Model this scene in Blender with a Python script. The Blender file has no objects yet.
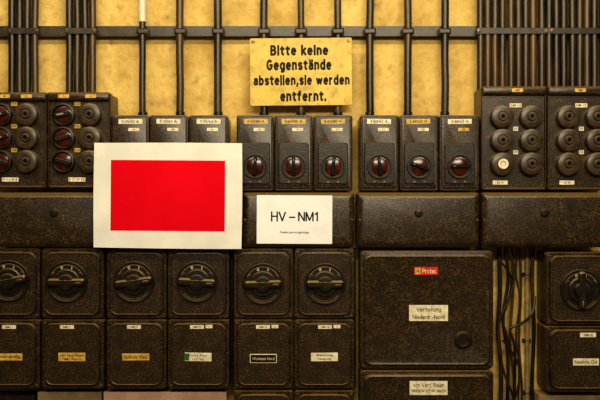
import bpy, bmesh, math, random
from mathutils import Vector, Matrix
random.seed(4)
CAMY=-3.5; REF=3.3; PX=0.004; CZ=1.3
def sc(y): return PX*(y-CAMY)/REF
def WX(px,y): return (px-300)*sc(y)
def WZ(py,y): return CZ-(py-200)*sc(y)
COL=bpy.context.scene.collection
bpy.context.scene.view_settings.view_transform='Standard'
try: bpy.context.scene.view_settings.look='Medium High Contrast'
except Exception: pass

# ---------------- materials ----------------
def lin(c):
    return tuple(((v/255)/12.92 if v/255<=0.04045 else ((v/255+0.055)/1.055)**2.4) for v in c)+(1,)
def mat_base(name):
    m=bpy.data.materials.new(name); m.use_nodes=True
    nt=m.node_tree; b=nt.nodes['Principled BSDF']
    return m,nt,b
def noise_mat(name,c1,c2,scale=60,rough=0.5,lo=0.4,hi=0.65,bump=0.3,bscale=None,metal=0.0,c3=None,scale3=6,dust=None,dustmax=.6,spec=0.5,stretch=(1,1,1),detail=6,bdist=0.002,p3=(.42,.68),coat=0):
    m,nt,b=mat_base(name); N=nt.nodes; L=nt.links
    geo=N.new('ShaderNodeNewGeometry')
    mp=N.new('ShaderNodeMapping'); mp.inputs['Scale'].default_value=stretch
    L.new(geo.outputs['Position'],mp.inputs['Vector'])
    n=N.new('ShaderNodeTexNoise'); n.inputs['Scale'].default_value=scale; n.inputs['Detail'].default_value=detail
    n.inputs['Roughness'].default_value=0.65
    L.new(mp.outputs[0],n.inputs['Vector'])
    r=N.new('ShaderNodeValToRGB'); r.color_ramp.elements[0].position=lo; r.color_ramp.elements[1].position=hi
    r.color_ramp.elements[0].color=lin(c1); r.color_ramp.elements[1].color=lin(c2)
    L.new(n.outputs['Fac'],r.inputs['Fac'])
    out=r.outputs['Color']
    if c3:
        n3=N.new('ShaderNodeTexNoise'); n3.inputs['Scale'].default_value=scale3; n3.inputs['Detail'].default_value=7
        n3.inputs['Roughness'].default_value=.6
        L.new(mp.outputs[0],n3.inputs['Vector'])
        r3=N.new('ShaderNodeValToRGB'); r3.color_ramp.elements[0].position=p3[0]; r3.color_ramp.elements[1].position=p3[1]
        r3.color_ramp.elements[0].color=(0,0,0,1); r3.color_ramp.elements[1].color=(1,1,1,1)
        L.new(n3.outputs['Fac'],r3.inputs['Fac'])
        mx=N.new('ShaderNodeMix'); mx.data_type='RGBA'
        L.new(r3.outputs['Color'],mx.inputs[0]); L.new(out,mx.inputs[6]); mx.inputs[7].default_value=lin(c3)
        out=mx.outputs[2]
    if dust:
        sp=N.new('ShaderNodeSeparateXYZ'); L.new(geo.outputs['Normal'],sp.inputs[0])
        mr=N.new('ShaderNodeMapRange'); mr.inputs[1].default_value=0.2; mr.inputs[2].default_value=0.95
        mr.inputs[3].default_value=0; mr.inputs[4].default_value=dustmax
        L.new(sp.outputs['Z'],mr.inputs[0])
        mx=N.new('ShaderNodeMix'); mx.data_type='RGBA'
        L.new(mr.outputs[0],mx.inputs[0]); L.new(out,mx.inputs[6]); mx.inputs[7].default_value=lin(dust)
        out=mx.outputs[2]
    L.new(out,b.inputs['Base Color'])
    b.inputs['Roughness'].default_value=rough; b.inputs['Metallic'].default_value=metal
    b.inputs['Specular IOR Level'].default_value=spec
    b.inputs['Coat Weight'].default_value=coat; b.inputs['Coat Roughness'].default_value=.15
    if bump:
        bn=N.new('ShaderNodeTexNoise'); bn.inputs['Scale'].default_value=bscale or scale; bn.inputs['Detail'].default_value=4
        L.new(mp.outputs[0],bn.inputs['Vector'])
        bp=N.new('ShaderNodeBump'); bp.inputs['Strength'].default_value=bump; bp.inputs['Distance'].default_value=bdist
        L.new(bn.outputs['Fac'],bp.inputs['Height']); L.new(bp.outputs['Normal'],b.inputs['Normal'])
    return m
M={}
M['cast']=noise_mat('mottled_brown_enamel',(21,15,9),(106,82,48),scale=150,rough=0.33,lo=0.43,hi=0.78,bump=0.4,bscale=190,c3=(33,24,14),scale3=20,dust=(138,112,68),bdist=0.0015,detail=4)
M['castd']=noise_mat('dark_brown_enamel',(18,13,8),(56,42,24),scale=110,rough=0.34,lo=0.45,hi=0.75,bump=0.3,bscale=140,dust=(110,88,52))
M['cap']=noise_mat('dusty_bakelite_cap',(42,33,23),(74,60,42),scale=45,rough=0.34,lo=0.35,hi=0.7,bump=0.2,dust=(146,122,80))
M['dial']=noise_mat('worn_black_bakelite',(14,11,7),(42,32,19),scale=40,rough=0.34,lo=0.4,hi=0.75,bump=0.15,dust=(130,106,64))
M['grip']=noise_mat('worn_bakelite_grip',(18,14,9),(50,38,23),scale=30,rough=0.3,lo=0.35,hi=0.7,bump=0.1,dust=(165,138,88),dustmax=.75)
M['arc']=noise_mat('tarnished_scale_paint',(100,84,54),(144,124,82),scale=50,rough=0.45,lo=0.4,hi=0.7,bump=0.1)
M['red']=noise_mat('red_brown_knob_face',(40,13,7),(84,30,14),scale=40,rough=0.2,lo=0.4,hi=0.7,bump=0.05)
M['screw']=noise_mat('blackened_steel_screw',(50,40,26),(130,106,66),scale=80,rough=0.35,bump=0.2,metal=0.6)
M['cable']=noise_mat('dark_cable_sheath',(18,13,7),(60,44,22),scale=14,rough=0.36,bump=0.2,stretch=(1,1,0.2))
M['cableb']=noise_mat('brassy_brown_cable_sheath',(34,24,11),(86,64,30),scale=14,rough=0.36,bump=0.2,stretch=(1,1,0.2))
M['steel']=noise_mat('dark_painted_steel',(22,16,10),(54,41,22),scale=30,rough=0.4,bump=0.3)
M['wcable']=noise_mat('white_plastic',(190,184,160),(214,208,186),scale=20,rough=0.4,bump=0.05)
M['conduit']=noise_mat('dingy_painted_conduit',(112,96,64),(146,126,88),scale=20,rough=0.5,bump=0.1)
M['label']=noise_mat('cream_label',(192,184,156),(230,222,198),scale=45,rough=0.5,bump=0.05,spec=.3)
M['labely']=noise_mat('yellowed_label',(172,140,60),(212,178,92),scale=45,rough=0.5,bump=0.05,spec=.3)
M['dull']=noise_mat('dull_porcelain',(130,124,106),(160,152,130),scale=45,rough=0.5,bump=0.05,spec=.3)
M['ink']=noise_mat('black_ink',(8,7,6),(16,14,10),scale=30,rough=0.6,bump=0,spec=.2)
M['redpaint']=noise_mat('red_paint',(200,2,24),(210,6,30),scale=4,rough=0.65,bump=0,spec=0.05)
M['white']=noise_mat('white_board',(206,206,202),(220,220,216),scale=6,rough=0.5,bump=0.05,spec=0.2)
M['paper']=noise_mat('white_paper',(214,216,220),(224,226,230),scale=8,rough=0.6,bump=0.05,spec=0.2)
M['ysign']=noise_mat('yellow_enamel_sign',(180,150,42),(208,180,66),scale=5,rough=0.45,lo=0.3,hi=0.75,bump=0.15,c3=(138,110,40),scale3=26,p3=(.5,.76))
M['wall']=noise_mat('stained_yellow_plaster',(178,148,84),(222,194,122),scale=7,rough=0.9,lo=0.36,hi=0.62,bump=0.8,bscale=32,c3=(130,104,58),scale3=14,p3=(.53,.76),stretch=(1,1,0.85),bdist=0.012,spec=0.1,detail=12)
M['floor']=noise_mat('grey_concrete',(90,80,64),(130,116,92),scale=5,rough=0.8,bump=0.3)
M['duct']=noise_mat('painted_duct',(112,92,62),(148,126,90),scale=8,rough=0.5,bump=0.2)
M['pink']=noise_mat('pale_pink_duct',(184,146,122),(206,170,146),scale=8,rough=0.5,bump=0.1)
M['sred']=noise_mat('sticker_red',(180,24,20),(196,30,26),scale=8,rough=0.4,bump=0)
M['green']=noise_mat('green_sticker',(40,90,50),(50,100,60),scale=8,rough=0.4,bump=0)

# ---------------- mesh helpers ----------------
def finish(bm,name,mat,ang=35,smooth=True,recalc=True):
    if recalc: bmesh.ops.recalc_face_normals(bm,faces=bm.faces)
    me=bpy.data.meshes.new(name); bm.to_mesh(me); bm.free()
    if smooth:
        for p in me.polygons: p.use_smooth=True
        me.set_sharp_from_angle(angle=math.radians(ang))
    me.materials.append(M[mat]); return me
def ring(w,h,r,n):
    r=max(min(r,w/2-1e-4,h/2-1e-4),1e-4); pts=[]
    for cx,cz,a0 in((w/2-r,h/2-r,0),(-w/2+r,h/2-r,90),(-w/2+r,-h/2+r,180),(w/2-r,-h/2+r,270)):
        for i in range(n+1):
            a=math.radians(a0+90*i/n); pts.append((cx+r*math.cos(a),cz+r*math.sin(a)))
    return pts
def loft(name,w,h,prof,mat,n=6,ang=28):
    bm=bmesh.new(); rings=[]
    for p in prof:
        ins,y,r=p
        rings.append([bm.verts.new((x,y,z)) for x,z in ring(w-2*ins,h-2*ins,r,n)])
    for a,b in zip(rings,rings[1:]):
        k=len(a)
        for i in range(k): bm.faces.new((a[i],a[(i+1)%k],b[(i+1)%k],b[i]))
    bm.faces.new(rings[0]); bm.faces.new(rings[-1])
    return finish(bm,name,mat,ang)
def lathe(name,prof,mat,seg=36,knurl=0,axis='Y'):
    bm=bmesh.new(); rings=[]
    for r,y in prof:
        if r<=0: rings.append([bm.verts.new((0,y,0))]); continue
        ring_=[]
        for i in range(seg):
            a=2*math.pi*i/seg; rr=r*(1-(knurl if i%2 and r>prof[0][0]*0.9 else 0))
            ring_.append(bm.verts.new((rr*math.cos(a),y,rr*math.sin(a))))
        rings.append(ring_)
    for a,b in zip(rings,rings[1:]):
        if len(a)==1 and len(b)==1: continue
        for i in range(seg):
            j=(i+1)%seg
            if len(b)==1: bm.faces.new((a[i],a[j],b[0]))
            elif len(a)==1: bm.faces.new((a[0],b[j],b[i]))
            else: bm.faces.new((a[i],a[j],b[j],b[i]))
    if len(rings[0])>1: bm.faces.new(rings[0])
    if len(rings[-1])>1: bm.faces.new(rings[-1])
    if axis=='Z':
        bmesh.ops.rotate(bm,verts=bm.verts,cent=(0,0,0),matrix=Matrix.Rotation(math.radians(90),3,'X'))
    return finish(bm,name,mat,30)
def arcplate(name,r0,r1,a0,a1,y0,y1,mat,n=20):
    bm=bmesh.new(); secs=[]
    for i in range(n+1):
        a=math.radians(a0+(a1-a0)*i/n); c,s_=math.cos(a),math.sin(a)
        secs.append([bm.verts.new((r*c,y,r*s_)) for r,y in((r0,y0),(r1,y0),(r1,y1),(r0,y1))])
    for a,b in zip(secs,secs[1:]):
        for k in range(4): bm.faces.new((a[k],a[(k+1)%4],b[(k+1)%4],b[k]))
    bm.faces.new(secs[0]); bm.faces.new(secs[-1])
    return finish(bm,name,mat,30)
def tube(name,pts,r,mat,n=12,sub=6):
    P=[Vector(p) for p in pts]; out=[]
    if len(P)>2:
        Q=[P[0]*2-P[1]]+P+[P[-1]*2-P[-2]]
        for i in range(1,len(Q)-2):
            for k in range(sub):
                t=k/sub; a,b,c,d=Q[i-1],Q[i],Q[i+1],Q[i+2]
                out.append(0.5*((2*b)+(c-a)*t+(2*a-5*b+4*c-d)*t*t+(3*b-a-3*c+d)*t**3))
        out.append(P[-1])
    else: out=P
    bm=bmesh.new(); rings=[]
    up=Vector((0,1,0.01)).normalized()
    for i,p in enumerate(out):
        t=(out[min(i+1,len(out)-1)]-out[max(i-1,0)]).normalized()
        u=(up-t*up.dot(t)).normalized(); v=t.cross(u); up=u
        rings.append([bm.verts.new(p+u*r*math.cos(2*math.pi*k/n)+v*r*math.sin(2*math.pi*k/n)) for k in range(n)])
    for a,b in zip(rings,rings[1:]):
        for i in range(n): bm.faces.new((a[i],a[(i+1)%n],b[(i+1)%n],b[i]))
    bm.faces.new(rings[0]); bm.faces.new(rings[-1])
    return finish(bm,name,mat,60)
TXT={}
def textmesh(body,w,h,mat='ink',bold=0.0,space=1.0):
    key=(body,round(w,4),round(h,4),mat,bold)
    if key in TXT: return TXT[key]
    cu=bpy.data.curves.new('t','FONT'); cu.body=body; cu.size=1; cu.offset=bold; cu.space_character=space
    cu.align_x='CENTER'; cu.fill_mode='FRONT'; cu.resolution_u=3
    o=bpy.data.objects.new('t',cu); COL.objects.link(o)
    bpy.context.view_layer.update()
    me=bpy.data.meshes.new_from_object(o.evaluated_get(bpy.context.evaluated_depsgraph_get()))
    bpy.data.objects.remove(o)
    xs=[v.co.x for v in me.vertices]; ys=[v.co.y for v in me.vertices]
    x0,x1,y0,y1=min(xs),max(xs),min(ys),max(ys)
    for v in me.vertices:
        v.co=((v.co.x-(x0+x1)/2)/(x1-x0)*w,0,(v.co.y-(y0+y1)/2)/(y1-y0)*h)
    me.materials.clear(); me.materials.append(M[mat]); me.name='lettering'
    TXT[key]=me; return me
# ---- own heavy stroke alphabet
def A(cx,cy,rx,ry,a0,a1,n=14):
    return [(cx+rx*math.cos(math.radians(a0+(a1-a0)*i/n)),cy+ry*math.sin(math.radians(a0+(a1-a0)*i/n))) for i in range(n+1)]
O_=A(.36,.5,.36,.5,0,360,22)
a_=[[(.04,.82)]+A(.33,.72,.31,.28,130,0,8)+[(.64,0)],[(.64,.58),(.3,.55)]+A(.26,.28,.26,.27,90,270,8)+[(.45,.03),(.64,.2)]]
GL_={
'B':[[(0,0),(0,1.45)],[(0,1.45),(.4,1.45)]+A(.4,1.11,.34,.34,90,-90,8)+[(0,.77)],[(.4,.77)]+A(.42,.385,.4,.385,90,-90,8)+[(0,0)]],
'i':[[(0,0),(0,1)],[(0,1.38),(0,1.46)]],
't':[[(.2,1.35),(.2,.25),(.28,.05),(.5,0)],[(0,1),(.5,1)]],
'e':[[(.02,.53),(.7,.53)]+A(.36,.5,.36,.5,5,315,18)],
'k':[[(0,0),(0,1.45)],[(.62,1),(.02,.38)],[(.22,.6),(.66,0)]],
'n':[[(0,0),(0,1)],[(0,.6)]+A(.33,.64,.33,.36,180,0,10)+[(.66,0)]],
'G':[A(.48,.725,.48,.725,48,360,20)+[(.96,.68),(.52,.68)]],
'g':[O_,[(.72,1),(.72,-.08)]+A(.4,-.1,.32,.3,0,-140,8)],
's':[[(.62,.84)]+A(.33,.74,.29,.26,30,180,8)+[(.1,.58),(.35,.5),(.6,.4)]+A(.33,.27,.31,.27,10,-150,8)],
'a':a_,'ä':a_+[[(.10,1.38),(.10,1.42)],[(.58,1.38),(.58,1.42)]],
'd':[O_,[(.72,1.45),(.72,0)]],'b':[O_,[(0,1.45),(0,0)]],'l':[[(0,1.45),(0,0)]],
',':[[(.1,.05),(.0,-.28)]],'.':[[(0,.0),(0,.06)]],
'w':[[(0,1),(.28,0),(.56,.95),(.84,0),(1.12,1)]],
'r':[[(0,0),(0,1)],[(0,.6),(.1,.85),(.28,.98),(.48,.98)]],
'f':[[(.52,1.42),(.34,1.45),(.2,1.3),(.2,0)],[(0,1),(.46,1)]],
'H':[[(0,0),(0,1.45)],[(.85,0),(.85,1.45)],[(0,.76),(.85,.76)]],
'V':[[(0,1.45),(.48,0),(.96,1.45)]],'–':[[(0,.6),(.75,.6)]],
'N':[[(0,0),(0,1.45),(.85,0),(.85,1.45)]],'M':[[(0,0),(0,1.45),(.52,.1),(1.04,1.45),(1.04,0)]],
'1':[[(0,1.1),(.22,1.22),(.36,1.45),(.36,0)]],
'P':[[(0,0),(0,1.45),(.45,1.45)]+A(.45,1.07,.38,.38,90,-90,8)+[(0,.69)]],
'o':[O_],'c':[A(.36,.5,.36,.5,50,310,14)],
'u':[[(0,1),(0,.4)]+A(.33,.36,.33,.36,180,360,8)+[(.66,1)],[(.66,.4),(.66,0)]],
'R':[[(0,0),(0,1.45),(.45,1.45)]+A(.45,1.09,.36,.36,90,-90,8)+[(0,.73)],[(.45,.73),(.85,0)]],
'm':[[(0,0),(0,1)],[(0,.65)]+A(.27,.72,.27,.28,180,0,8)+[(.54,0)],[(.54,.65)]+A(.81,.72,.27,.28,180,0,8)+[(1.08,0)]],
'v':[[(0,1),(.33,0),(.66,1)]],
'-':[[(0,.6),(.4,.6)]],
}
def strokemesh(body,w,h,mat,t,gap=.34,spc=.6):
    bm=bmesh.new(); x=0; k=0
    for ch in body:
        if ch==' ': x+=spc; continue
        g=GL_[ch]; wd=max(p[0] for s_ in g for p in s_)
        for s_ in g:
            for i in range(len(s_)-1):
                a=Vector(s_[i]); b=Vector(s_[i+1]); d=(b-a)
                if d.length<1e-6: continue
                d.normalize(); nn=Vector((-d.y,d.x))*t/2; e_=d*t*(.5 if len(s_)==2 else .22)
                a2=a-(e_ if len(s_)==2 else d*t*.22); b2=b+(e_ if len(s_)==2 else d*t*.22)
                q=[a2+nn,a2-nn,b2-nn,b2+nn]; k+=1
                bm.faces.new([bm.verts.new((x+p.x,-.00001*(k%7),p.y)) for p in q])
        x+=wd+gap
    xs=[v.co.x for v in bm.verts]; zs=[v.co.z for v in bm.verts]
    x0,x1,z0,z1=min(xs),max(xs),min(zs),max(zs)
    sx=w/(x1-x0); sz=h/(z1-z0)
    for v in bm.verts: v.co.x=(v.co.x-(x0+x1)/2)*sx; v.co.z=(v.co.z-(z0+z1)/2)*sz
    return finish(bm,'lettering',mat,smooth=False)

def obj(name,me,parent=None,loc=(0,0,0),rot=(0,0,0),label=None,cat=None,group=None,kind=None):
    o=bpy.data.objects.new(name,me); COL.objects.link(o)
    o.location=loc; o.rotation_euler=rot
    if parent is not None: o.parent=parent
    if label: o['label']=label
    if cat: o['category']=cat
    if group: o['group']=group
    if kind: o['kind']=kind
    return o
CACHE={}
def cached(key,fn):
    if key not in CACHE: CACHE[key]=fn()
    return CACHE[key]

def plate(parent,x,z,y,w,h,lines,mat='label',name='label_plate',ink='ink',label=None,rot=0):
    me=cached(('pl',round(w,4),round(h,4),mat),lambda:loft('label_plate',w,h,[(0,0.002,.0015),(0,-.0018,.0015),(.0005,-.0024,.0015)],mat,n=3))
    p=obj(name,me,parent,(x,y,z),(0,rot,0),label=label)
    k=len(lines)
    for i,t in enumerate(lines):
        if not t: continue
        lh=h/(k+0.25); zz=h/2-h*0.06-lh*(i+0.52)
        wid=min(w*0.88,len(t)*lh*0.62*0.78)
        obj('lettering',textmesh(t,wid,lh*0.66,ink,bold=0.008),p,(0,-.0030,zz))
    return p
SC=lambda:lathe('screw',[(.0065,0),(.0065,-.003),(.005,-.0048),(0,-.0052)],'screw',seg=14)
def screws(parent,w,h,ins,y):
    me=cached('sc',SC)
    for sx in(-1,1):
        for sz in(-1,1):
            obj('screw',me,parent,(sx*(w/2-ins),y,sz*(h/2-ins)))

YL=-0.155
def box(px0,py0,px1,py1,kind,label,group,name='switch_box',cat='electrical box',yf=YL):
    s=sc(yf); w=(px1-px0)*s; h=(py1-py0)*s
    cx=WX((px0+px1)/2,yf); cz=WZ((py0+py1)/2,yf)
    e=obj(name,None,None,(cx,0,cz),label=label,cat=cat,group=group); e.empty_display_size=0.05
    key=(kind,round(w,3),round(h,3))
    if kind=='std':
        b=[(.002,0,.01),(.002,-.10,.012),(0,-.102,.012),(0,-.117,.012),(.003,-.119,.012)]
        l=[(.003,-.1192,.012),(0,-.121,.012),(0,-.138,.012),(.002,-.141,.012),(.009,-.142,.010),(.0125,-.1405,.036),(.0150,-.150,.034),(.0165,-.1555,.032),(.0195,-.156,.030),(.0220,-.1535,.028)]
        ins=.0130
    elif kind=='narrow':
        b=[(.002,0,.01),(.002,-.10,.012),(0,-.104,.010),(0,-.117,.010),(.003,-.119,.010)]
        l=[(.003,-.1192,.010),(0,-.121,.010),(0,-.148,.010),(.002,-.151,.010),(.005,-.152,.008),(.0065,-.150,.008),(.0085,-.150,.008),(.0095,-.154,.008),(.011,-.155,.008)]
        ins=.010
    elif kind=='long':
        b=[(.003,0,.01),(.003,-.10,.012),(0,-.104,.010),(0,-.119,.010),(.003,-.121,.010)]
        l=[(.003,-.1212,.010),(0,-.123,.010),(0,-.146,.012),(.003,-.152,.012),(.010,-.159,.012),(.018,-.164,.012),(.022,-.165,.010)]
        ins=.012
    elif kind=='big':
        b=[(.003,0,.01),(.003,-.10,.016),(0,-.104,.018),(0,-.119,.018),(.003,-.121,.018)]
        l=[(.003,-.1212,.016),(0,-.123,.018),(0,-.142,.020),(.003,-.147,.020),(.015,-.149,.03),(.018,-.156,.03),(.022,-.1575,.028),(.028,-.155,.026)]
        ins=.014
    elif kind=='fuse':
        b=[(.002,0,.01),(.002,-.10,.012),(0,-.104,.010),(0,-.117,.010),(.003,-.119,.010)]
        l=[(.003,-.1192,.010),(0,-.121,.010),(0,-.142,.010),(.003,-.147,.010),(.006,-.147,.010),(.009,-.139,.008)]
        ins=.018
    obj('body',cached(('b',)+key,lambda:loft('box_body',w,h,b,'cast')),e)
    lid=obj('lid',cached(('l',)+key,lambda:loft('box_lid',w,h,l,'cast')),e)
    ys={'std':-.1405,'narrow':-.143,'long':-.157,'big':-.147,'fuse':-.138}[kind]
    if kind=='long':
        me=cached('sc',SC)
        for sx in(-1,1): obj('screw',me,e,(sx*(w/2-.011),ys,0))
    elif kind!='narrow': screws(e,w,h,ins,ys)
    if kind in('std','big'):
        hg=cached('hinge',lambda:loft('hinge',.026,.012,[(0,-.118,.003),(0,-.142,.003),(.002,-.145,.002)],'castd',n=3))
        for sx in(-1,1): obj('hinge',hg,e,(sx*w*.27,-.001,h/2-.0065))
    return e,w,h,lid
def gland(e,x,h,r=.016):
    me=cached(('gl',r),lambda:lathe('cable_gland',[(r,0),(r,.014),(r*1.2,.016),(r*1.2,.026),(r*.9,.032)],'castd',seg=16,axis='Z'))
    obj('cable_gland',me,e,(x,-.055,h/2-.005))

def rotary(e,x,z,yb,R,ang,heavy=False):
    d=obj('dial',cached(('dial',R),lambda:lathe('dial',[(R,0),(R,-.007),(R*.98,-.011),(R*.92,-.011),(R*.89,-.006),(R*.64,-.006),(R*.62,-.010),(R*.57,-.013),(R*.50,-.013),(R*.3,-.014),(0,-.014)],'dial',seg=48)),e,(x,yb,z),label='round worn black bakelite switch dial')
    obj('scale_arc',cached(('arcp',R),lambda:arcplate('scale_arc',R*.815,R*.845,25,155,-.005,-.0070,'arc')),d,label='fine pale curved scale line')
    obj('scale_arc',cached(('arcq',R),lambda:arcplate('scale_arc',R*.81,R*.83,-140,-40,-.005,-.0070,'arc')),d,label='fine pale curved scale line')
    for a in(35,72,108,145):
        obj('scale_tick',cached(('tick',R),lambda:loft('scale_tick',R*.024,R*.09,[(0,0,.0003),(0,-.0015,.0003)],'arc',n=1)),d,(R*.77*math.cos(math.radians(a)),-.0058,R*.77*math.sin(math.radians(a))),(0,math.radians(90-a),0))
    obj('grip',cached(('grip',R),lambda:loft('grip',R*1.80,R*.36,[(0.002,0,R*.10),(0,-.004,R*.13),(.0,-.012,R*.13),(.002,-.018,R*.12),(.007,-.0215,R*.07)],'grip')),d,(0,-.009,0),(0,math.radians(ang),0),label='wide flat dark bar grip')
    obj('grip_hub',cached(('hub',R),lambda:lathe('grip_hub',[(R*.38,0),(R*.38,-.011),(R*.33,-.016),(R*.14,-.017),(R*.12,-.013),(0,-.013)],'dial',seg=24)),d,(0,-.013,0))
    obj('grip_mark',cached(('gm',R),lambda:loft('grip_mark',R*.26,R*.05,[(0,0,.0005),(0,-.001,.0005)],'arc',n=2)),d,(R*.62*math.cos(math.radians(ang)),-.0305,-R*.62*math.sin(math.radians(ang))),(0,math.radians(ang),0))
    for t,dx in(('0',-.24),('I',.24)):
        obj('lettering',textmesh(t,R*.04 if t=='I' else R*.11,R*.15,'label'),d,(R*dx,-.0068,R*.70))
    return d

# ======================= SETTING =======================
def quad_box(name,x0,x1,y0,y1,z0,z1,mat):
    bm=bmesh.new(); bmesh.ops.create_cube(bm,size=1)
    for v in bm.verts:
        v.co=((x0+x1)/2+v.co.x*(x1-x0),(y0+y1)/2+v.co.y*(y1-y0),(z0+z1)/2+v.co.z*(z1-z0))
    return finish(bm,name,mat,smooth=False)
obj('wall_back',quad_box('wall_back',-3,3,0,.15,0,3,'wall'),kind='structure',label='stained yellow plaster wall behind the switchboard')
obj('floor',quad_box('floor',-3,3,-5,.15,-.1,0,'floor'),kind='structure',label='bare concrete floor of the switch room')
ZP=.36
obj('plinth',loft('plinth',2.9,ZP,[(0,0,.005),(0,-.190,.005),(.004,-.194,.005)],'steel',n=3),None,(0,-.008,ZP/2),label='long dark painted steel plinth under the switchboard',cat='plinth')
def pyz(z,y): return 200+(CZ-z)/sc(y)

# ======================= TOP ROW =======================
def fuse_box(px0,px1,py0,py1,cols,rows,label,special,group,tags,top):
    e,w,h,lid=box(px0,py0,px1,py1,'fuse',label,group,name='fuse_box',cat='fuse box')
    s=sc(-.155); pcx=(px0+px1)/2; pcy=(py0+py1)/2
    R=.0474
    obj('hood',cached(('hood',round(w,3)),lambda:loft('hood',w-.002,.034,[(0,-.137,.006),(0,-.152,.006),(.004,-.158,.006),(.008,-.160,.005)],'cast',n=4)),e,(0,0,h/2-.018),label='stepped top rim')
    for k,(tx,t) in enumerate(top):
        plate(e,(tx-pcx)*s,h/2-.018,-.160,11*s,3.6*s,[t],'labely')
    capm=cached('cap',lambda:lathe('fuse_cap',[(R,0),(R,-.020),(R*.98,-.026),(R*.93,-.030),(R*.86,-.0315),(R*.50,-.0325),(R*.46,-.028),(R*.38,-.028),(R*.35,-.035),(R*.30,-.037),(R*.18,-.037),(R*.15,-.027),(0,-.027)],'cap',seg=56,knurl=.02))
    colm=cached('collar',lambda:lathe('fuse_collar',[(R*.16,0),(R*.16,-.003),(R*.11,-.003),(R*.09,-.001),(0,-.001)],'ink',seg=20))
    rcap=cached('rcap',lambda:lathe('fuse_socket',[(R*.99,0),(R*.99,-.016),(R*.95,-.021),(R*.84,-.022),(R*.78,-.010),(0,-.010)],'dial',seg=40))
    rin=cached('rin',lambda:lathe('fuse_window',[(R*.76,0),(R*.72,-.005),(R*.4,-.009),(0,-.010)],'red',seg=32))
    rblk=cached('rblk',lambda:loft('fuse_bar',R*1.36,R*.36,[(0,0,.004),(0,-.010,.004),(.002,-.013,.004)],'dial',n=3))
    rband=cached('rband',lambda:loft('fuse_contact',R*.62,R*.12,[(0,0,.002),(0,-.003,.002)],'dull',n=3))
    wcap=cached('wcap',lambda:lathe('fuse_ring',[(R*.44,0),(R*.44,-.004),(R*.25,-.004),(R*.22,-.001),(0,-.001)],'label',seg=24))
    for ci,cpx in enumerate(cols):
        for ri,rpy in enumerate(rows):
            x=(cpx-pcx)*s; z=-(rpy-pcy)*s
            if special.get((ci,ri))=='red':
                d=obj('fuse_socket',rcap,e,(x,-.139,z),label='open fuse socket with red-brown insert')
                obj('fuse_window',rin,d,(0,-.009,0),label='glossy red-brown insert')
                a=math.radians(random.uniform(-25,25))
                obj('fuse_bar',rblk,d,(0,-.017,0),(0,a,0))
                if random.random()<.7: obj('fuse_contact',rband,d,(random.uniform(-.01,.008),-.030,0),(0,a,0))
            else:
                d=obj('fuse_cap',capm,e,(x,-.139,z),(0,random.uniform(0,3),0))
                if special.get((ci,ri))=='white': obj('fuse_ring',wcap,d,(0,-.036,0),label='exposed pale porcelain ring')
                else: obj('fuse_collar',colm,d,(0,-.0265,0))
    for tx,ty,tw,t,mt in tags:
        plate(e,(tx-pcx)*s,-(ty-pcy)*s,-.1395,tw*s,4.2*s,[t],mt)
    return e,w,h
G1='round-cap fuse boxes on the switchboard'
rows=(114.5,138,161.5)
lab='dark brown mottled fuse box with six round caps'
fb=[]
R1={(0,0):'red',(0,1):'red',(0,2):'red'}
lab2='dark brown fuse box with three round caps and three red-brown sockets'
fb.append(fuse_box(-19,46.3,92,188,(0,26.5),rows,lab2,R1,G1,
   [(13,103.5,6,'25A','labely'),(13,126,6,'25A','labely'),(13,150,6,'25A','labely'),(9,179.5,17,'F 1 - F 6','label')],[(5,'1'),(27,'2')]))
fb.append(fuse_box(47,110,92,188,(63,90),rows,lab2,R1,G1,
   [(76.5,103.5,6,'25A','labely'),(76.5,126,6,'25A','labely'),(76.5,150,6,'25A','labely'),(76,179.5,17,'F 7 - F 12','label')],[(64,'3'),(91,'4')]))
rows2=(116.8,140.4,164)
fb.append(fuse_box(481.5,547.3,86,190,(502,531),rows2,'dark fuse box with six caps, one with pale porcelain ring',{(0,2):'white'},G1,
   [(516.5,105,12,'NM 1/1','label'),(516.5,128.5,5,'35','label'),(516.5,152,5,'35','label'),(501,182.5,15,'63 A','label')],[(517,'NM1')]))
fb.append(fuse_box(548,613,86,190,(568,597),rows2,lab,{},G1,
   [(582.5,105,12,'NM 1/2','label'),(582.5,128.5,5,'35','label'),(582.5,152,5,'35','label'),(568,182.5,15,'63 A','label')],[(580,'NM1')]))

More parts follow.
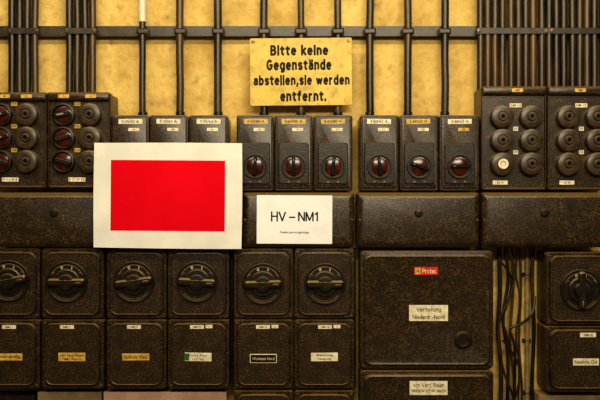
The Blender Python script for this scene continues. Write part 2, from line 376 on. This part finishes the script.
G2='narrow switch boxes with rotary knobs'
nar=[(110.8,148.7),(149.4,188.2),(188.9,228),(236.5,273.8),(274.6,312.8),(313.6,352.5),(360,398.8),(399.6,438.8),(439.6,479.5)]
txts=['3·35/63 A','3·35/63 A','3·35/63 A','3·60/80 A','3·60/80 A','3·60/80 A','3·60/63 A','3·60/63 A','3·60/63 A']
nboxes=[]
for i,(a,b) in enumerate(nar):
    e,w,h,lid=box(a,115,b,191,'narrow','narrow dark brown switch box with rotary knob'+(' under a board' if i<3 else ''),G2,name='switch_box')
    s=sc(-.155)
    plate(e,random.uniform(-1,1)*s,(153-121.5)*s,-.154,24*s,5*s,[txts[i]],'labely' if i in(3,4,5,7) else 'label',rot=math.radians(random.uniform(-1.5,1.5)),label='worn printed label strip')
    plate(e,4*s,(153-129.5)*s,-.154,11*s,3.2*s,['63'],'label' if i!=8 else 'labely')
    R=.0505
    obj('boss',cached('boss',lambda:loft('boss',.122,.168,[(0,0,.01),(0,-.003,.012),(.003,-.006,.012)],'castd')),e,(0,-.154,-.042),label='flat recessed face around the knob')
    d=obj('knob',cached('nk',lambda:lathe('knob',[(R,0),(R,-.008),(R*.97,-.011),(R*.88,-.011),(R*.82,-.005),(0,-.005)],'dial',seg=40)),e,(0,-.159,-(166.5-153)*s))
    obj('knob_window',cached('nw',lambda:loft('knob_window',R*1.36,R*1.52,[(0,0,R*.66),(.001,-.003,R*.66),(.008,-.006,R*.5)],'red',n=10)),d,(0,-.004,0),label='dark glossy red-brown knob face')
    ang=[0,0,0,4,-3,6,-6,-70,-90][i]
    obj('grip',cached('ng',lambda:loft('grip',R*.26,R*1.50,[(0.001,0,.004),(0,-.010,.005),(.003,-.017,.003)],'ink')),d,(0,-.008,0),(0,math.radians(ang),0),label='slim black grip')
    obj('pointer',cached('np',lambda:loft('pointer',R*.07,R*.22,[(0,0,.001),(0,-.001,.001)],'arc',n=2)),d,(math.sin(math.radians(ang))*R*.5,-.0252,math.cos(math.radians(ang))*R*.5),(0,math.radians(ang),0))
    if i>2:
        for xx in(-.020,.020):
            obj('mark',cached('nm',lambda:loft('mark',.008,.005,[(0,0,.001),(0,-.0015,.001)],'arc',n=2)),e,(xx,-.160,-.116))
    nboxes.append((e,w,h))

# ======================= LONG ROW =======================
G3='long low cover boxes in one row'
for a,b,l in((-8,117,'long low brown mottled cover box'),(118.5,241,'long low brown cover box behind a white board'),(242.5,354.5,'long low brown cover box carrying a paper sign'),(357,480,'long low brown mottled cover box'),(482,606,'long low brown mottled cover box')):
    e,w,h,lid=box(a,192.5,b,247.5,'long',l,G3,name='cover_box',yf=-.160)
    if a in(-8,357,482):
        obj('cover_knob',cached('ck',lambda:lathe('cover_knob',[(.017,0),(.017,-.006),(.013,-.010),(.004,-.011),(.003,-.009),(0,-.009)],'castd',seg=24)),e,(0,-.1645,.03))

# ======================= SWITCH ROW 3 / 4 =======================
G4='square switch boxes with rotary handles'
G5='lower square boxes with name plates'
cols=[(-21,38.8,9,281),(40.6,103,67,282),(105.6,166,134,282),(167.2,229,197,282),(233.5,293.2,263,284),(294.4,354.6,325,284)]
angs=[-10,0,-8,3,-2,0]
pl4=[(['Unterverteilg.'],'labely'),(['von Vert. Raum','NM1 Feld 2'],'labely'),(['Notlicht West'],'labely'),(['Licht Flur','UG Ost'],'label'),(['Werkstatt Nord'],'castd'),(['Steuerung','Heizung'],'label')]
s=sc(-.155)
for i,(a,b,hx,hy) in enumerate(cols):
    e,w,h,lid=box(a,248.8,b,319.2,'std','square dark brown mottled switch box with bar-grip rotary handle',G4)
    pcx=(a+b)/2; pcy=284
    rotary(e,(hx-pcx)*s,-(hy-pcy)*s,-.152,.084,angs[i])
    e,w,h,lid=box(a,320.2,b,389.5,'std','square dark brown box with small name plate',G5,name='connection_box')
    pcy=354.85
    L,mt=pl4[i]
    if mt=='castd':
        p=plate(e,0,-(358.5-pcy)*s,-.1535,27*s,9*s,[''],'label',label='black name plate with cream border')
        obj('plate_face',cached('pf',lambda:loft('plate_face',25.4*s,7.4*s,[(0,0,.001),(0,-.001,.001)],'ink',n=2)),p,(0,-.0024,0))
        obj('lettering',textmesh(L[0],22*s,3*s,'label'),p,(0,-.0040,0))
    else:
        p=plate(e,0,-(357-pcy)*s,-.1535,27*s,(8.5 if len(L)>1 else 7)*s,L,mt,label='cream printed name plate',rot=math.radians(random.uniform(-1,1)))
        if i==3:
            obj('sticker',cached('stk',lambda:loft('sticker',5*s,7*s,[(0,0,.001),(0,-.0006,.001)],'green',n=2)),p,(-11.5*s,-.0026,0),label='small green sticker')
    plate(e,(hx-pcx)*s,-(327-pcy)*s,-.1545,14*s,3.8*s,['NM1.%d'%(i+1)],'label')
    if i in(3,4,5):
        plate(e,(hx-pcx)*s+12*s,-(326.6-pcy)*s,-.1545,7*s,3.4*s,['A'],'label')
for px in(231.2,355.8):  # dark strips added as shade, hiding the bright wall in the column gaps
    yy=-.09
    obj('gap_shade_strip',loft('gap_shade_strip',.007,(388-249)*sc(yy),[(0,0,.001),(0,yy+.006,.001),(.001,yy+.005,.001)],'steel',n=2),None,(WX(px,-.12),0,WZ(318.5,yy)),label='narrow dark strip standing in for shade between box columns',cat='shade strip',group='gap shade strips')

# ======================= BIG BOX =======================
e,w,h,lid=box(360,251,494,369.5,'big','large dark brown mottled distribution box with white name plate',None,name='distribution_box')
cx,cy=427,310.25
p=plate(e,(428.5-cx)*s,-(313-cy)*s,-.155,39*s,16*s,[''],'label',label='cream engraved name plate')
obj('lettering',strokemesh('Verteilung',25*s,5.2*s,'ink',.17),p,(0,-.003,3.2*s))
obj('lettering',textmesh('Niederdr.-Nord',32*s,4.4*s,'ink',bold=.01),p,(0,-.003,-3.8*s))
p=plate(e,(426-cx)*s,-(271-cy)*s,-.155,24*s,8*s,[''],'sred',name='sticker',label='red sticker with yellow emblem and cream lettering')
obj('lettering',strokemesh('Protec',14*s,4.8*s,'label',.24),p,(3.2*s,-.003,0))
obj('emblem',cached('emb',lambda:loft('emblem',5.5*s,6.4*s,[(0,0,.001),(0,-.0006,.001)],'labely',n=2)),p,(-8.2*s,-.0026,0),label='yellow emblem field')
obj('emblem_mark',cached('emm',lambda:lathe('emblem_mark',[(.007,0),(.007,-.0006)],'sred',seg=3)),p,(-8.2*s,-.0034,0),(0,math.radians(30),0))
obj('blanking_plug',cached('bp',lambda:lathe('blanking_plug',[(.036,0),(.036,-.006),(.031,-.011),(.022,-.012),(.020,-.009),(0,-.009)],'castd',seg=32)),e,((463-cx)*s,-.154,-(340-cy)*s))
pb=pyz(ZP+.001,-.155)
e,w,h,lid=box(360,371,494,pb,'big','dark brown mottled connection box with cream name plate',None,name='connection_box')
cx,cy=427,(371+pb)/2
p=plate(e,(428.5-cx)*s,-(388-cy)*s,-.155,38*s,14*s,[''],'label',label='cream engraved name plate')
obj('lettering',strokemesh('von Vert. Raum',31*s,4.4*s,'ink',.17),p,(0,-.003,3.0*s))
obj('lettering',textmesh('PROJ-N NTW. Ax20',34*s,3.8*s,'ink',bold=.01),p,(0,-.003,-3.2*s))
for a,b in((233.5,293.2),(294.4,354.6)):
    box(a,391.5,b,pb,'std','square dark brown box below the name-plate row','lowest square boxes',name='connection_box')

# ======================= RIGHT BOXES =======================
e,w,h,lid=box(547,252.5,615,325.5,'std','square dark switch box with upright handle beside cables',G4)
cx,cy=581,289
d=rotary(e,(581-cx)*s,-(290-cy)*s,-.152,.084,90)
e,w,h,lid=box(547,326.8,615,393,'std','square dark brown box with cream name plates beside cables',G5,name='connection_box')
cy=359.9
plate(e,(586-cx)*s,-(362-cy)*s,-.1535,26*s,7*s,['Notlicht Ost'],'label')
plate(e,(588-cx)*s,-(335-cy)*s,-.1545,16*s,4.5*s,['NM1.9'],'label')

# ======================= CABLES (top) =======================
GC='dark cables rising up the wall'
ztop=2.35
def vcable(px,yb,zb,r,mat='cable',label='straight dark brown cable running up the wall',wob=.0012):
    x=WX(px,yb); pts=[]; n=6
    for i in range(n+1):
        z=zb+(ztop-zb)*i/n
        pts.append((random.uniform(-wob,wob),0,z-zb))
    return obj('power_cable',tube('power_cable',pts,r,mat),None,(x,yb,zb),label=label,cat='cable',group=GC)
YC=-.062
PXS=(142.5,180,218,264,301,338,370,408,445)
for i,px in enumerate(PXS):
    e,w,h=nboxes[i]
    x=WX(px,YC); lx=x-e.location.x
    gland(e,lx,h)
    zb=e.location.z+h/2+.022
    c=vcable(px,YC,zb,[.014,.016,.017,.016,.014,.015,.016,.016,.016][i],'cableb' if i in(1,2,4,5,7) else 'cable')
    if i==0:
        zz=WZ(22,YC)-zb
        obj('white_sleeve',tube('white_sleeve',[(0,0,zz),(0,0,ztop-zb-.02)],.0165,'wcable'),c,label='white plastic sleeve')
def top_of(e,h): return e.location.z+h/2-.004
for lst,k in(((12,19.7,27.4,35.1),0),((69.5,77.2,84.9,92.6),1)):
    e,w,h=fb[k]
    for px in lst: vcable(px,YC,top_of(e,h),.0148,random.choice(('cable','cable','cableb')))
px=480.4; i=0
while px<614:
    e,w,h=fb[2]
    vcable(px,YC,top_of(e,h),random.uniform(.0145,.0152),random.choice(('cable','cable','cableb')),label='thick dark cable in a tight bundle above a fuse box',wob=.0004)
    i+=1; px+=7.35 if i%4 else 8.6
obj('mounting_rail',quad_box('mounting_rail',-1.75,1.75,-.045,0,WZ(36,-.045),WZ(26,-.045),'steel'),None,label='long dark painted steel rail carrying the cables',cat='rail')
for a,b in((8,39),(65.5,97),(476.5,548),(549.5,618)):
    yy=-.0762
    w_=(b-a)*sc(yy); xx=WX((a+b)/2,yy); zz=WZ(31,yy)
    e=obj('clamp_bar',loft('clamp_bar',w_,.026,[(0,0,.002),(0,-.005,.002),(.001,-.006,.002)],'steel',n=2),None,(xx,yy,zz),label='flat steel clamp bar holding a row of cables',cat='cable clamp',group='cable clamp bars')
    for sx in(-1,1): obj('clamp_bolt',cached('cb',lambda:lathe('clamp_bolt',[(.006,0),(.0075,0),(.0075,-.004),(0,-.005)],'screw',seg=12)),e,(sx*(w_/2-.009),-.006,0))
for i,px in enumerate(PXS):
    yy=-.0785; zz=WZ(31,yy)
    e=obj('cable_clip',loft('cable_clip',.050,.026,[(0,0.031,.003),(0,0.002,.003),(.006,-.002,.003)],'steel',n=3),None,(WX(px,yy),yy,zz),label='small steel clip fixing one cable to the rail',cat='cable clamp',group='cable clips')

# ======================= CABLES (lower right) =======================
GL='cables hanging beside the distribution box'
def lcable(pts,r,mat='cable',label='thin dark cable running down beside the box'):
    o=Vector((WX(pts[0][0],pts[0][2]),pts[0][2],WZ(pts[0][1],pts[0][2])))
    P=[Vector((WX(a,y),y,WZ(b,y)))-o for a,b,y in pts]
    return obj('hanging_cable',tube('hanging_cable',P,r,mat),None,o,label=label,cat='cable',group=GL)
BT=427
lcable([(499,246,-.03),(500,290,-.03),(498,330,-.03),(501,370,-.03),(500,BT,-.03)],.009)
lcable([(505,246,-.055),(508,280,-.05),(503,320,-.055),(508,360,-.05),(506,BT,-.05)],.007)
lcable([(512,246,-.03),(513,290,-.03),(510,340,-.03),(514,380,-.03),(513,BT,-.03)],.006,'cableb')
lcable([(509,250,-.122),(515,272,-.122),(509,300,-.122),(500,318,-.122),(499,345,-.122),(504,372,-.122),(514,400,-.122),(517,BT,-.122)],.005)
lcable([(520,246,-.02),(521,290,-.02),(519,340,-.02),(522,390,-.02),(521,BT,-.02)],.005,'cableb')
c=lcable([(527,246,-.015),(527,300,-.015),(527,360,-.015),(527,BT,-.015)],.010,'conduit','dingy painted conduit running down the wall')
for zz in(-.12,-.40,-.62):
    obj('conduit_clip',cached('cc',lambda:loft('conduit_clip',.036,.014,[(0,.014,.002),(0,.004,.002),(.007,-.012,.004)],'steel',n=3)),c,(0,0,zz))
lcable([(535,296,-.04),(532,314,-.06),(521,324,-.092),(510,330,-.094),(515,352,-.094),(513,BT,-.094)],.006,'cable','dark cable bent across the gap')
lcable([(500,262,-.075),(506,268,-.075),(512,282,-.075),(507,305,-.075),(502,320,-.075),(508,345,-.075),(508,BT,-.075)],.005)
lcable([(517,246,-.05),(516,275,-.05),(520,300,-.05),(516,335,-.05),(519,370,-.05),(517,BT,-.05)],.004)
lcable([(503,340,-.108),(512,352,-.108),(520,372,-.108),(516,395,-.108),(506,BT,-.108)],.005,'cable','thin dark looped cable in the gap')
lcable([(533,246,-.03),(532,280,-.03),(534,330,-.03),(532,380,-.03),(533,BT,-.03)],.008,'cable')
# ======================= BOTTOM DUCTS =======================
def duct(a,b,t,mat,label,y=-.10):
    bot=pyz(ZP+.003,y)
    w_=(b-a)*sc(y); h_=(bot-t)*sc(y)
    e=obj('cable_duct',loft('duct_body',w_,h_,[(0,0,.003),(0,y+.006,.003)],mat,n=3),None,(WX((a+b)/2,y),0,WZ((t+bot)/2,y)),label=label,cat='cable duct')
    obj('duct_cover',loft('duct_cover',w_+.004,h_+.004,[(0,y+.006,.003),(0,y,.003),(.002,y-.002,.003)],mat,n=3),e)
duct(-20,34,396,'steel','dark painted cable duct below the boxes')
duct(38,101,392,'duct','dusty beige cable duct below the boxes')
duct(104,226,392,'pink','pale pinkish cable duct below the boxes')
duct(539,620,395,'duct','dusty beige cable duct below the boxes')

# ======================= SIGNS =======================
ys=-.0820; s=sc(ys)
w_=102*s; h_=67.5*s
e=obj('warning_sign',loft('sign_plate',w_,h_,[(0,0.002,.006),(0,-.002,.006),(.001,-.003,.006)],'ysign'),None,(WX(301,ys),ys,WZ(71.8,ys)),(0,math.radians(-0.5),0),label='yellow enamel sign with black German stencil lettering hung on cables',cat='sign')
for t,cx_,cy_,ww,hh in(('Bitte keine',299.5,50.5,58,11),('Gegenstände',299,66,65,13.5),('abstellen,sie werden',301.5,81,96,12),('entfernt.',303,96,46,11)):
    obj('lettering',strokemesh(t,ww*s,hh*s,'ink',.40,gap=.58,spc=.75),e,((cx_-301)*s,-.0042,-(cy_-71.8)*s))
for sx in(-1,1):
    obj('screw',cached('sc',SC),e,(sx*(w_/2-.014),-.003,h_/2-.014))
yb=-.192; s=sc(yb)
def warped(name,w,h,t,mat,off,yy,bend=0):
    bm=bmesh.new(); n=12
    F=[];B=[]
    for i in range(n+1):
        for j in range(n+1):
            u=i/n-.5; v=j/n-.5
            x=u*w; z=v*h
            if off:
                dz=off*math.sin(3.1*u+1)*v*2; z+=dz; x+=off*.7*u*2*math.cos(4*v)
            F.append(bm.verts.new((x,yy-t+bend*v*v,z))); B.append(bm.verts.new((x,yy+bend*v*v,z)))
    idx=lambda i,j:i*(n+1)+j
    for i in range(n):
        for j in range(n):
            for Q in(F,B): bm.faces.new((Q[idx(i,j)],Q[idx(i+1,j)],Q[idx(i+1,j+1)],Q[idx(i,j+1)]))
    bd=[idx(i,0) for i in range(n)]+[idx(n,j) for j in range(n)]+[idx(i,n) for i in range(n,0,-1)]+[idx(0,j) for j in range(n,0,-1)]
    for k in range(len(bd)):
        a,b=bd[k],bd[(k+1)%len(bd)]; bm.faces.new((F[a],F[b],B[b],B[a]))
    return finish(bm,name,mat,30)
e=obj('warning_board',warped('board_panel',148*s,105*s,.004,'white',.002,0),None,(WX(168,yb),yb,WZ(195.6,yb)),(0,math.radians(0.4),0),label='white board with large red rectangle fixed over the boxes',cat='sign')
obj('red_panel',warped('red_panel',114*s,70.5*s,.0006,'redpaint',0,0),e,(0,-.0044,0),label='flat bright red rectangle')
for sx in(-.22,.22):
    obj('spacer',cached('spacer',lambda:lathe('spacer',[(.008,.0275),(.008,0)],'steel',seg=12)),e,(sx,0,-.11))
yp=-.1655; s=sc(yp)
e=obj('paper_sign',loft('paper_sheet',75.5*s,48.5*s,[(0,0,.002),(0,-.0012,.002)],'paper',n=3),None,(WX(294.5,yp),yp,WZ(219.5,yp)),(0,math.radians(.3),0),label='white paper sign with black lettering taped to a brown cover',cat='sign')
obj('lettering',strokemesh('HV – NM1',47*s,10*s,'ink',.22,gap=.30,spc=.36),e,(0,-.002,(219.5-216.5)*s))
obj('lettering',textmesh('Niederspannungsanlage',29*s,2.8*s,'ink'),e,(0,-.002,-(232.5-219.5)*s))

# ======================= LIGHTS =======================
def area(name,loc,target,size,power,col,sy=None):
    l=bpy.data.lights.new(name,'AREA'); l.energy=power; l.color=col; l.size=size
    if sy: l.shape='RECTANGLE'; l.size_y=sy
    o=bpy.data.objects.new(name,l); COL.objects.link(o); o.location=loc
    o.rotation_euler=(Vector(target)-Vector(loc)).to_track_quat('-Z','Y').to_euler()
area('ceiling_lamp',(0,-1.7,2.95),(0,-.1,1.1),3.6,56,(1,.82,.50),.14)
area('fill_light',(0.3,-3.5,2.6),(0,0,.9),2.4,82,(1,.88,.66),.3)  # added soft fill from the camera side, not a fixture of the room
w=bpy.data.worlds.new('world'); bpy.context.scene.world=w; w.use_nodes=True
w.node_tree.nodes['Background'].inputs[0].default_value=(1,.82,.55,1); w.node_tree.nodes['Background'].inputs[1].default_value=.11

cam=bpy.data.cameras.new('camera'); cam.sensor_width=36; cam.lens=36*REF/(600*PX)
co=bpy.data.objects.new('camera',cam); COL.objects.link(co); co.location=(0,CAMY,CZ); co.rotation_euler=(math.radians(90),0,0)
bpy.context.scene.camera=co
